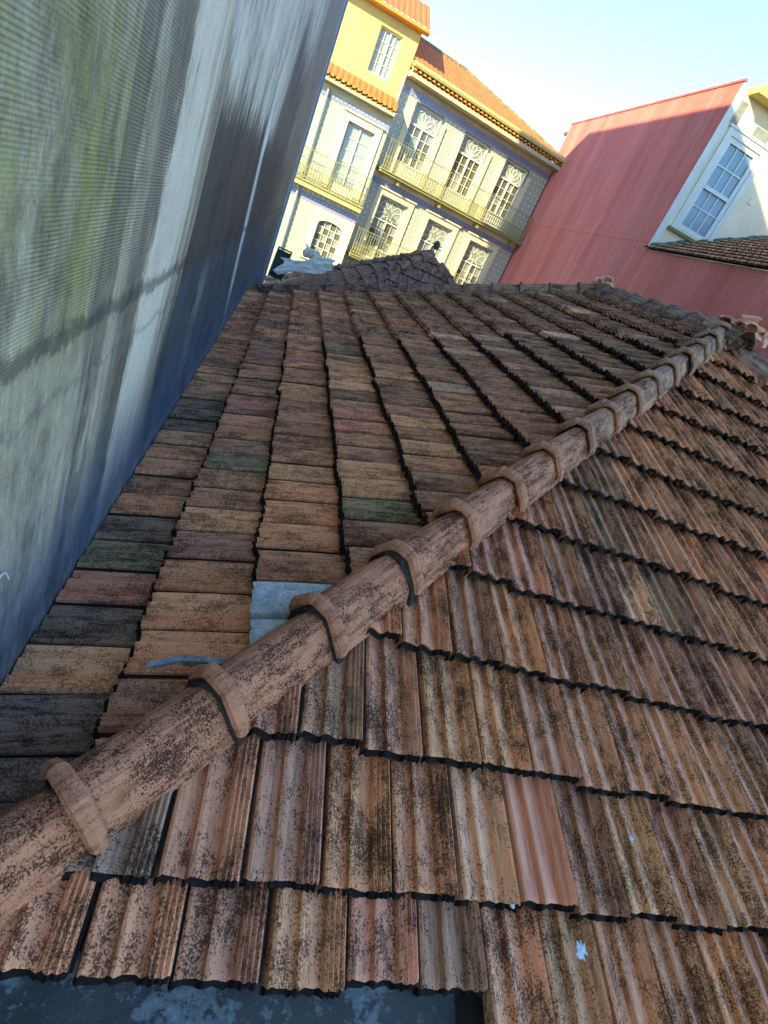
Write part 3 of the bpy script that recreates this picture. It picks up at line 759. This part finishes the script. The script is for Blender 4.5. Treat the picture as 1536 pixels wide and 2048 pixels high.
# ------------------------------------------------------------------ far facades: builders in facade space (x along, -y out, z up)
def ring_pts(cx_, cz, rx, rz, a0, a1, n): return [(cx_+rx*math.cos(a0+(a1-a0)*i/n), cz+rz*math.sin(a0+(a1-a0)*i/n)) for i in range(n+1)]
def window(parent, x0, x1, z0, z1, depth=.12, cols=2, rows=4, leaves=2, fan=None, panel=0., mat=M_WHITE, gl=M_GL_D, fr=.06, bar=.022, skip=(), y0=0., arch=0.):
    """returns the window part; frame bars and every pane are its children"""
    w_ = MB(); yb = y0+depth
    w_.box(x0, x1, yb+.06, yb+.10, z0, z1); win = w_.build('window', M_DARK, parent)
    f = MB()
    zt = z1; fh = 0
    if fan: fh = fan; zt = z1-fan
    f.box(x0, x0+fr, yb-.03, yb+.05, z0, z1); f.box(x1-fr, x1, yb-.03, yb+.05, z0, z1)
    f.box(x0+fr, x1-fr, yb-.03, yb+.05, z1-fr, z1); f.box(x0+fr, x1-fr, yb-.03, yb+.05, z0, z0+max(fr, panel))
    if fan: f.box(x0+fr, x1-fr, yb-.045, yb+.05, zt-fr*.8, zt+fr*.3)
    X0, X1 = x0+fr, x1-fr; Z0, Z1 = z0+max(fr, panel), (zt-fr*.8 if fan else z1-fr)
    lw = (X1-X0)/leaves
    panes = []
    for l_ in range(leaves):
        a, b_ = X0+l_*lw, X0+(l_+1)*lw
        if leaves > 1:
            if l_ > 0: f.box(a-.035, a+.035, yb-.04, yb+.045, Z0, Z1)
        pa, pb = a+.035*(l_ > 0), b_-.035*(l_ < leaves-1)
        for c_ in range(cols):
            u0, u1 = pa+(pb-pa)*c_/cols, pa+(pb-pa)*(c_+1)/cols
            if c_ > 0: f.box(u0-bar/2, u0+bar/2, yb-.02, yb+.04, Z0, Z1)
            for r in range(rows):
                v0, v1 = Z0+(Z1-Z0)*r/rows, Z0+(Z1-Z0)*(r+1)/rows
                if r > 0: f.box(u0, u1, yb-.015, yb+.035, v0-bar/2, v0+bar/2)
                if (l_, c_, r) not in skip: panes.append((u0+bar/2, u1-bar/2, v0+bar/2, v1-bar/2))
    if fan == 0: pass
    if fan:
        cxm, cz = (x0+x1)/2, zt+fr*.3; RX, RZ = (x1-x0)/2-fr, fh-fr*1.4
        def arc(pts, r=.013): f.path([Vector((p[0], yb+.01, p[1])) for p in pts], r, 4)
        return win, f, (cxm, cz, RX, RZ, yb, arc), panes
    return win, f, None, panes
def finish(win, f, panes, mat, gl):
    f.build('frame', mat, win)
    for i, (a, b_, c_, d_) in enumerate(panes[0]):
        p = MB(); p.box(a, b_, panes[1]+.018, panes[1]+.026, c_, d_); p.build('pane', gl[i % len(gl)] if isinstance(gl, list) else gl, win, fix=False)
def petals(arc, cxm, cz, RX, RZ, f, yb):
    for k_ in range(6):
        a = math.pi*(.08+.84*k_/5); pts = []
        for sgn in (1, -1):
            pts = []
            for i in range(7):
                t = i/6; rr = t; wdt = .16*math.sin(math.pi*t)*sgn
                pts.append((cxm+(RX*.92)*(math.cos(a)*rr - math.sin(a)*wdt), cz+(RZ*.95)*(math.sin(a)*rr + math.cos(a)*wdt)))
            arc(pts, .012)
    arc(ring_pts(cxm, cz, RX*.96, RZ*.98, 0, math.pi, 14), .016)
    arc([(cxm-RX, cz+RZ), (cxm-RX*.7, cz+RZ*.72)], .012); arc([(cxm+RX, cz+RZ), (cxm+RX*.7, cz+RZ*.72)], .012)
def star(arc, cxm, cz, RX, RZ):
    cc = cz+RZ*.42; r = min(RX, RZ*.62)
    arc(ring_pts(cxm, cc, RX*.95, RZ*.58, -.5, math.pi+.5, 16), .014)
    P = [(cxm+RX*.55*math.cos(math.pi/2+2*math.pi*i/5), cc+RZ*.36*math.sin(math.pi/2+2*math.pi*i/5)) for i in range(5)]
    Q = [(cxm+RX*.26*math.cos(math.pi/2+2*math.pi*(i+.5)/5), cc+RZ*.17*math.sin(math.pi/2+2*math.pi*(i+.5)/5)) for i in range(5)]
    for i in range(5): arc([Q[i-1], P[i], Q[i]], .012)
    O = [(cxm+RX*.93*math.cos(math.pi/2+2*math.pi*(i+.5)/5), cc+RZ*.56*math.sin(math.pi/2+2*math.pi*(i+.5)/5)) for i in range(5)]
    for i in range(5): arc([Q[i], O[i]], .011); arc([P[i], (cxm+(P[i][0]-cxm)*1.6, cc+(P[i][1]-cc)*1.5)], .011)
def surround(parent, x0, x1, z0, z1, a, mat, y0=0., pr=.05, top=None, name='surround'):
    m = MB(); m.box(x0-a, x0, y0-pr, y0+.14, z0, z1+a*(1 if top is None else top)); m.box(x1, x1+a, y0-pr, y0+.14, z0, z1+a*(1 if top is None else top)); m.box(x0, x1, y0-pr, y0+.14, z1, z1+a*(1 if top is None else top))
    m.box(x0-a-.04, x1+a+.04, y0-pr-.07, y0+.1, z1+a*(1 if top is None else top), z1+a*(1 if top is None else top)+.05)
    return m.build(name, mat, parent)
def wall_open(parent, x0, x1, z0, z1, holes, mat, y0=0., name='wall', th=.3):
    """wall slab with rectangular openings"""
    xs = sorted({x0, x1, *[h for q in holes for h in q[:2]]}); zs = sorted({z0, z1, *[h for q in holes for h in q[2:]]}); m = MB()
    for a, b_ in zip(xs, xs[1:]):
        for c_, d_ in zip(zs, zs[1:]):
            mx, mz = (a+b_)/2, (c_+d_)/2
            if any(h[0] < mx < h[1] and h[2] < mz < h[3] for h in holes): continue
            m.quad((a, y0, c_), (b_, y0, c_), (b_, y0, d_), (a, y0, d_))
    for h in holes:
        a, b_, c_, d_ = h
        m.quad((a, y0, c_), (a, y0+th, c_), (a, y0+th, d_), (a, y0, d_)); m.quad((b_, y0, c_), (b_, y0, d_), (b_, y0+th, d_), (b_, y0+th, c_))
        m.quad((a, y0, d_), (a, y0+th, d_), (b_, y0+th, d_), (b_, y0, d_)); m.quad((a, y0, c_), (b_, y0, c_), (b_, y0+th, c_), (a, y0+th, c_))
    return m.build(name, mat, parent, fix=False)
def balcony(parent, x0, x1, z, out=.55, h=.42, y0=0., ht=.95):
    m = MB(); m.box(x0, x1, y0-out, y0-.002, z-.13, z-.05); m.box(x0-.03, x1+.03, y0-out-.05, y0-.002, z-.05, z)
    s_ = m.build('balcony', M_OCHRE if False else M_IRON, parent)
    r = MB(); yy = y0-out
    r.bar((x0, yy, z+ht), (x1, yy, z+ht), .015); r.bar((x0, yy, z+.06), (x1, yy, z+.06), .012); r.bar((x0, yy, z+h), (x1, yy, z+h), .011)
    n = int((x1-x0)/.105)
    for i in range(n+1):
        x = x0+(x1-x0)*i/n
        r.bar((x, yy, z), (x, yy, z+ht), .0085, n=4)
        if i < n:
            xm = x+(x1-x0)/n/2
            r.path([Vector((p[0], yy, p[1])) for p in ring_pts(xm, z+.06+(h-.06)*.28, .044, (h-.06)*.22, 0, 2*math.pi, 6)], .011, 3)
            r.path([Vector((p[0], yy, p[1])) for p in ring_pts(xm, z+.06+(h-.06)*.74, .044, (h-.06)*.22, 0, 2*math.pi, 6)], .011, 3)
    for q in (x0, x1): r.bar((q, yy, z+ht), (q, y0, z+ht), .016); r.bar((q, yy, z+.06), (q, y0, z+.06), .016)
    r.build('railing', M_IRON, parent, fix=False)
def eave(parent, x0, x1, z, out, mat, y0=0., name='eave_tiles', pitch=.19, r=.062):
    """under-and-over clay tile ends along an eave"""
    m = MB(); n = int((x1-x0)/pitch)
    for i in range(n):
        xm = x0+(i+.5)*(x1-x0)/n
        sec = [(r*math.cos(math.pi*j/6), r*math.sin(math.pi*j/6)) for j in range(7)]
        m.prism(sec, lambda a, h, t: (xm+a, y0-out-.05+t, z+h+t*.25), [0, .5])
        xm2 = xm+pitch/2; sec2 = [(r*.8*math.cos(math.pi+math.pi*j/5), r*.8*math.sin(math.pi+math.pi*j/5)) for j in range(6)]
        m.prism(sec2, lambda a, h, t: (xm2+a, y0-out+t, z-.01+h+t*.25), [0, .4])
    return m.build(name, mat, parent, kind='stuff', fix=False)
def corr_roof(parent, pts_fn, us, vs, mat, amp=.03, pitch=.21, name='roof'):
    m = MB(); nu = us[2]; P = []
    for i in range(nu+1):
        u = us[0]+(us[1]-us[0])*i/nu
        P.append([pts_fn(u, v)+Vector((0, 0, amp*abs(math.sin(math.pi*u/pitch)))) for v in vs])
    for i in range(nu):
        for j in range(len(vs)-1): m.quad(P[i][j], P[i+1][j], P[i+1][j+1], P[i][j+1])
    return m.build(name, mat, parent)

# --- right azulejo house
aT = rad(10.6)
t_ = empty('azulejo_house', (2.08, 24.2, 0), aT); tag(t_, 'azulejo-tiled house with three arched upper french windows above a long balcony under an orange roof', 'house')
E1 = 6.98
ups = [1.20, 3.40, 5.44]; los = [1.17, 3.35, 5.45]
holes = [(c_-.58, c_+.58, 1.80, 4.20) for c_ in ups] + [(c_-.60, c_+.60, -1.30, 1.03) for c_ in los]
wall_open(t_, -.1, E1, -9.5, 4.75, holes, M_AZ1)
b = MB(); b.box(-.1, E1, .32, 8, -9.5, 4.7); b.build('body', M_CREAM, t_)
# tiled borders under balcony and eave, grey band of the soffit
for z0_, z1_, mt in ((4.28, 4.50, M_AZB), (1.27, 1.50, M_AZB)):
    m = MB(); m.box(.02, E1, -.012, .0, z0_, z1_); m.build('tile_border', mt, t_)
m = MB(); m.box(-.1, E1, -.03, 0, 4.50, 4.78); m.box(-.1, E1, -.62, -.03, 4.66, 4.78); m.build('soffit', M_SOFFIT, t_)
m = MB(); m.box(0, E1, -.03, 0, 1.50, 1.67); m.build('string_course', M_CREAM, t_)
for c_ in ups:
    win, f, fan, pn = window(t_, c_-.58, c_+.58, 1.80, 4.20, .10, 2, 4, 2, .62, .52)
    petals(fan[5], *fan[:4], f, fan[4]); gz = MB(); gz.box(c_-.5, c_+.5, fan[4]+.02, fan[4]+.03, 3.6, 4.14); gz.build('fanlight_glass', M_GL_G, win)
    gl = [random.choice([M_GL_D, M_GL_D, M_GL_G]) for _ in range(16)]
    finish(win, f, (pn, fan[4]), M_WHITE, gl)
    m = MB(); m.box(c_-.80, c_-.58, -.05, .12, 1.78, 4.0); m.box(c_+.58, c_+.80, -.05, .12, 1.78, 4.0); m.build('stone_jamb', M_CREAM, t_)
    m = MB(); m.box(c_-.60, c_+.60, -.06, .0, 4.2, 4.23); m.box(c_-.60, c_-.57, -.05, .0, 3.6, 4.2); m.box(c_+.57, c_+.60, -.05, .0, 3.6, 4.2); m.build('lintel_moulding', plain('blue_grey_moulding', (.14, .17, .22)), t_)
for c_ in los:
    win, f, fan, pn = window(t_, c_-.60, c_+.60, -1.30, 1.03, .14, 2, 4, 2, .80, .1, fr=.055)
    star(fan[5], *fan[:4]); gz = MB(); gz.box(c_-.54, c_+.54, fan[4]+.02, fan[4]+.03, .28, .98); gz.build('fanlight_glass', M_GL_G, win)
    finish(win, f, (pn, fan[4]), M_WHITE, [M_GL_G, M_GL_G, M_GL_D])
    surround(t_, c_-.60, c_+.60, -1.3, 1.03, .21, M_CREAM)
balcony(t_, .05, E1-.1, 1.80, .55)
for i in range(4):
    x = .9+i*1.9; m = MB(); m.box(x-.05, x+.05, -.45, 0, 1.50, 1.665); m.build('bracket', M_IRON, t_)
balcony(t_, .05, E1-.1, -1.32, .5)
# eave: scalloped tiles, ochre gutter moulding, roof
eave(t_, -.12, E1, 4.84, .62, M_ORNG if False else M_OCHRE)
m = MB(); sec = [(-.70, 4.93), (-.74, 5.00), (-.72, 5.07), (-.62, 5.10), (-.50, 5.10), (-.5, 4.93)]
m.prism(sec, lambda a, h, t: (t, a, h), [-.12, E1]); m.build('gutter', M_YEL, t_)
RP = [Vector((-.1, -.60, 5.02)), Vector((E1, -.60, 5.02)), Vector((2.6, 2.2, 6.35)), Vector((-.1, 2.2, 6.35))]
def rf(u, v):                                     # hipped at the right: courses shorten towards the ridge
    e = min(u, E1 - (E1-2.75)*v) if True else u
    return Vector((max(-.1, e), -.60+2.8*v, 5.02+1.33*v))
m = MB(); NU = 150; vs = [0, .2, .4, .6, .8, 1]
P = [[None]*len(vs) for _ in range(NU+1)]
for i in range(NU+1):
    for j, v in enumerate(vs):
        u = -.1+(E1+.1)*i/NU; umax = E1-(E1-2.75)*v; uu = min(u, umax)
        P[i][j] = Vector((uu, -.60+2.8*v, 5.02+1.33*v+.035*abs(math.sin(math.pi*uu/.2))))
for i in range(NU):
    for j in range(len(vs)-1): m.quad(P[i][j], P[i+1][j], P[i+1][j+1], P[i][j+1])
rT = m.build('roof', M_ORNG, t_)
m = MB(); m.poly([(E1, -.6, 5.0), (E1, 5, 5.0), (2.75, 2.2, 6.33)]); m.poly([(-.1, 2.2, 6.33), (2.75, 2.2, 6.33), (E1, 5, 5.0), (-.1, 5, 5.0)]); m.poly([(-.1, -.6, 5), (-.1, 2.2, 6.33), (-.1, 5, 5)])
m.build('rear_roof', M_ORNG, t_)
m = MB(); m.bar((-.1, 2.2, 6.37), (2.75, 2.2, 6.37), .07, n=8); m.bar((2.75, 2.2, 6.37), (E1, -.6, 5.06), .06, n=8); m.build('ridge', plain('mossy_ridge', (.22, .20, .10), .9, .5, 6), t_)
m = MB(); m.bar((-.14, -.18, -9), (-.14, -.18, 4.7), .045, n=8); m.bar((-.14, -.18, 4.7), (0, -.6, 4.95), .045, n=8); m.build('downpipe', M_PIPE, t_)

# --- left yellow and azulejo house, a little forward
l_ = empty('yellow_azulejo_house', (0, 23.75, 0)); tag(l_, 'narrow house with a yellow painted top floor above pale azulejo walls', 'house')
LX0, LX1 = -2.2, 2.02
holes = [(.60, 1.60, .35, 2.62), (.68, 1.70, -1.96, -.62)]
wall_open(l_, LX0, LX1, -9.5, 3.35, holes, M_AZ2)
b = MB(); b.box(LX0, LX1, .32, 8, -9.5, 3.4); b.build('body', M_CREAM, l_)
wall_open(l_, LX0, 2.02, 3.3, 6.0, [(.66, 1.46, 4.26, 5.58)], M_YEL, y0=.35, name='upper_wall')
b = MB(); b.box(LX0, 2.0, .67, 8, 3.4, 6.0); b.quad((2.02, .35, 3.3), (2.02, 8, 3.3), (2.02, 8, 6), (2.02, .35, 6)); b.build('upper_body', M_YEL, l_, fix=False)
for a, b_ in ((2.93, 3.08), (-.32, -.06)): m = MB(); m.box(LX0, LX1, -.012, 0, a, b_); m.build('tile_border', M_AZB, l_)
m = MB(); m.box(LX0, LX1, -.02, 0, 3.08, 3.38); m.box(LX0, LX1, -.42, -.02, 3.32, 3.42); m.build('soffit', M_SOFFIT, l_)
eave(l_, LX0, LX1+.02, 3.47, .45, M_OCHRE)
corr_roof(l_, lambda u, v: Vector((u, -.45+.80*v, 3.50+.42*v)), (LX0, LX1, 120), [0, 1], M_ORNG, name='lean_roof')
win, f, fan, pn = window(l_, .60, 1.60, .35, 2.62, .14, 1, 5, 2, None, .30, fr=.06)
finish(win, f, (pn, .14), M_WHITE, [M_GL_G])
surround(l_, .60, 1.60, .35, 2.62, .24, M_CREAM)
win, f, fan, pn = window(l_, .66, 1.46, 4.26, 5.58, .16, 2, 4, 2, None, 0, y0=.35, fr=.05)
finish(win, f, (pn, .35+.16), M_WHITE, [M_GL_G])
win, f, fan, pn = window(l_, .68, 1.70, -1.96, -.62, .10, 4, 5, 1, None, 0, fr=.05)
# arched head
pts = ring_pts(1.19, -.86, .51, .22, 0, math.pi, 12)
m = MB()
for (a, c1_), (b2, c2_) in zip(pts, pts[1:]): m.quad((a, -.03, c1_), (b2, -.03, c2_), (b2, -.03, -.55), (a, -.03, -.55)); m.quad((a, -.03, c1_), (a, .2, c1_), (b2, .2, c2_), (b2, -.03, c2_))
m.build('arch_head', M_CREAM, l_)
finish(win, f, (pn, .10), M_WHITE, [M_GL_D, M_GL_G])
m = MB(); m.box(.44, .68, -.05, .1, -2.1, -.36); m.box(1.70, 2.02, -.05, .1, -2.1, -.36); m.box(.68, 1.70, -.05, -.03, -.56, -.36); m.box(.4, 2.04, -.09, .1, -2.2, -2.1); m.build('surround', M_CREAM, l_)
balcony(l_, LX0, LX1, .30, .45, .42)
m = MB(); m.box(LX0, LX1, -.49, .0, .08, .17); m.build('balcony_moulding', M_YEL, l_)
m = MB(); m.bar((-.36, -.1, -9), (-.36, -.1, 3.2), .045, n=8); m.build('downpipe', M_PIPE, l_)
corr_roof(l_, lambda u, v: Vector((u, -.05+3.5*v, 6.02+1.5*v)), (LX0, 2.22, 120), [0, 1], M_ORNG)
m = MB(); m.box(LX0, 2.24, -.10, .35, 5.93, 6.02); m.build('eave_board', M_OCHRE, l_)

# ------------------------------------------------------------------ red corrugated building on the right
r_ = empty('red_clad_building', (9, 15.67, -9.5)); tag(r_, 'tall building clad in dull red corrugated sheet with a pale window wall at its right', 'building'); HR = Vector(r_.location)
RX_, RY0, RY1, RZ1 = 9.0, 15.67, 25.95, 6.42
def corrugated(y0, y1, z0, z1, x, name, parent, pitch=.076, amp=.011, seg=6):
    m = MB(); n = int((y1-y0)/pitch*seg); k = 0
    for i in range(n+1):
        y = y0+(y1-y0)*i/n; xx = x - amp*math.sin(2*math.pi*(y-y0)/pitch)
        m.v += [(xx, y, z0), (xx, y, z1)]
        if i: m.f.append((2*i-2, 2*i, 2*i+1, 2*i-1)); m.m.append(0)
    return m.build(name, M_RED, parent, smooth=True, fix=False)
rel(corrugated(RY0, RY1, -9.5, RZ1, RX_, 'cladding', r_), r_)
b = MB(); b.box(RX_+.03, 19, RY0+.25, RY1, -9.5, RZ1-.02); rel(b.build('body', M_PLASTER, r_), r_)
b = MB(); b.box(RX_-.03, RX_+.05, RY0-.02, RY1+.02, RZ1, RZ1+.06); rel(b.build('parapet_cap', M_RED, r_), r_)
for zz_ in (2.55, -.9):
    b = MB(); b.box(RX_-.016, RX_-.012, RY0+.01, RY1-.01, zz_, zz_+.02); rel(b.build('lap_joint', M_RED, r_), r_)
# window wall facing the camera
wf = [(9.42, 10.50, 3.16, 5.40)]
o = wall_open(r_, RX_+.02, 19, -9.5, 6.3, wf, M_PLASTER, y0=RY0, name='window_wall', th=.25); rel(o, r_)
b = MB(); b.box(RX_-.02, RX_+.16, RY0-.02, RY0, 2.45, 6.35); rel(b.build('corner_board', M_FRAMEB, r_), r_)
def relc(win): win.location = -HR; return win
win, f, fan, pn = window(r_, 9.42, 10.50, 3.16, 5.40, .02, 3, 4, 1, None, .12, M_FRAMEB, fr=.12, bar=.03, y0=RY0)
relc(win); yb = RY0+.02
f.box(9.54, 10.38, yb-.05, yb+.05, 4.20, 4.28); f.box(9.54, 10.38, yb-.06, yb-.05, 4.195, 4.21, mi=0)
finish(win, f, (pn, RY0+.02), M_FRAMEB, M_GL_B)
m = MB(); m.box(9.27, 9.42, RY0-.05, RY0+.1, 3.1, 5.55); m.box(10.50, 10.64, RY0-.05, RY0+.1, 3.1, 5.55); m.box(9.42, 10.50, RY0-.05, RY0+.02, 5.40, 5.55); m.box(9.23, 10.68, RY0-.08, RY0, 5.55, 5.60)
rel(m.build('window_surround', M_FRAMEB, r_), r_)
m = MB(); m.box(9.2, 10.55, RY0-.10, RY0, 3.02, 3.10); rel(m.build('sill', M_FOIL, r_), r_)
M_PATCH = plain('grey_patch', (.25, .26, .22), .9, .3, 10)
for q in ((9.2, 9.42, 5.62, 6.1), (9.95, 10.45, 5.66, 5.86)): m = MB(); m.box(q[0], q[1], RY0-.012, RY0, q[2], q[3]); rel(m.build('render_patch', M_PATCH, r_), r_)
m = MB(); m.box(10.95, 11.08, RY0-.03, RY0, 4.42, 4.56); rel(m.build('vent', M_WHITE, r_), r_)
m = MB(); m.box(RX_+.25, 19, RY0-.45, RY0+.2, 6.24, 6.40); m.box(RX_+.25, 19, RY0-.5, RY0-.45, 6.20, 6.42); rel(m.build('eave_gutter', M_YEL, r_), r_)
m = MB(); m.bar((12.2, RY0-.06, 2.5), (12.2, RY0-.06, 6.1), .035, n=8); rel(m.build('downpipe', M_PIPE, r_), r_)
# little cowl and bent pipe on its far corner
m = MB(); m.bar((9.0, 25.95, 6.1), (9.0, 26.15, 6.1), .075, n=10); m.path([Vector((9.0, 26.15, 6.1)), Vector((9.0, 26.22, 5.9)), Vector((9.0, 26.22, 5.5))], .015, 5)
rel(m.build('cowl_pipe', M_MOSS, r_), r_)
m = MB(); m.path([Vector((9.0, 25.95, 6.42)), Vector((9.0, 26.12, 6.44)), Vector((9.0, 26.15, 6.34))], .03, 6); rel(m.build('gutter_end', M_MORTARP, r_), r_)

# low red part in front with a tiled lean-to roof rising to the window wall
q_ = empty('red_lean_to', (9, 11, -9.5)); tag(q_, 'low red clad annex below the window wall with a brown tiled roof', 'building'); HQ = Vector(q_.location)
rel(corrugated(4.0, RY0-.004, -9.5, 2.36, RX_, 'cladding', q_), q_)
sq = math.atan(.49); cq, sq_ = math.cos(sq), math.sin(sq); eyq = Vector((cq, 0, sq_)); nq = (-Y).cross(eyq)
m = MB(); O = Vector((RX_-.06, 0, 2.36)); A_, B_, C_, D_ = O+Y*4, O+Y*(RY0-.004), O+Y*(RY0-.004)+eyq*6, O+Y*4+eyq*6; m.quad(A_, B_, C_, D_)
rq = m.build('roof', M_DECK, q_); rel(rq, q_)
b = MB(); b.box(RX_+.03, 14, 4, RY0-.01, -9.5, 2.3); rel(b.build('body', M_HOUSE, q_), q_)
itq = []
for k in range(0, 14):
    for i in range(0, 54):
        yk = RY0-.01-i*W_; p = O + eyq*(.366*k-.03) + Y*yk + nq*.01
        if yk < 4.2: continue
        itq.append((-(p-Vector((9.5, 14, 3))).length, VARLOW[(i+k) % 2], matrix(-Y, eyq, nq, p), random.choice([(.50, .27, .14), (.60, .33, .17), (.38, .23, .13), (.44, .25, .14), (.66, .38, .19)])))
itq.sort(key=lambda r: -r[0])
for sc, me, M, col in itq[:160]:
    o = bpy.data.objects.new('tile', me); link(o, rq); o.matrix_local = M; o.color = (*col, 1)
joined([(me, M, col) for sc, me, M, col in itq[160:]], 'tiles', M_TILE_A, rq, kind='stuff')
m = MB(); n_ = 60
for i in range(n_):                                   # mossy mortar where the roof meets the wall
    a, b2 = i/n_, (i+1)/n_
    def pp(t, up_): 
        x = RX_+t*6*cq; return Vector((x, RY0-.03-.05*up_-.03*noise.noise(Vector((t*30, 0, 0))), 2.36+(x-RX_)*.49+(.16+.07*noise.noise(Vector((t*25, 3, 0))))*(1-up_)+.03))
    m.quad(pp(a, 1), pp(b2, 1), pp(b2, 0), pp(a, 0))
rel(m.build('mortar_fillet', M_MOSS, q_), q_)
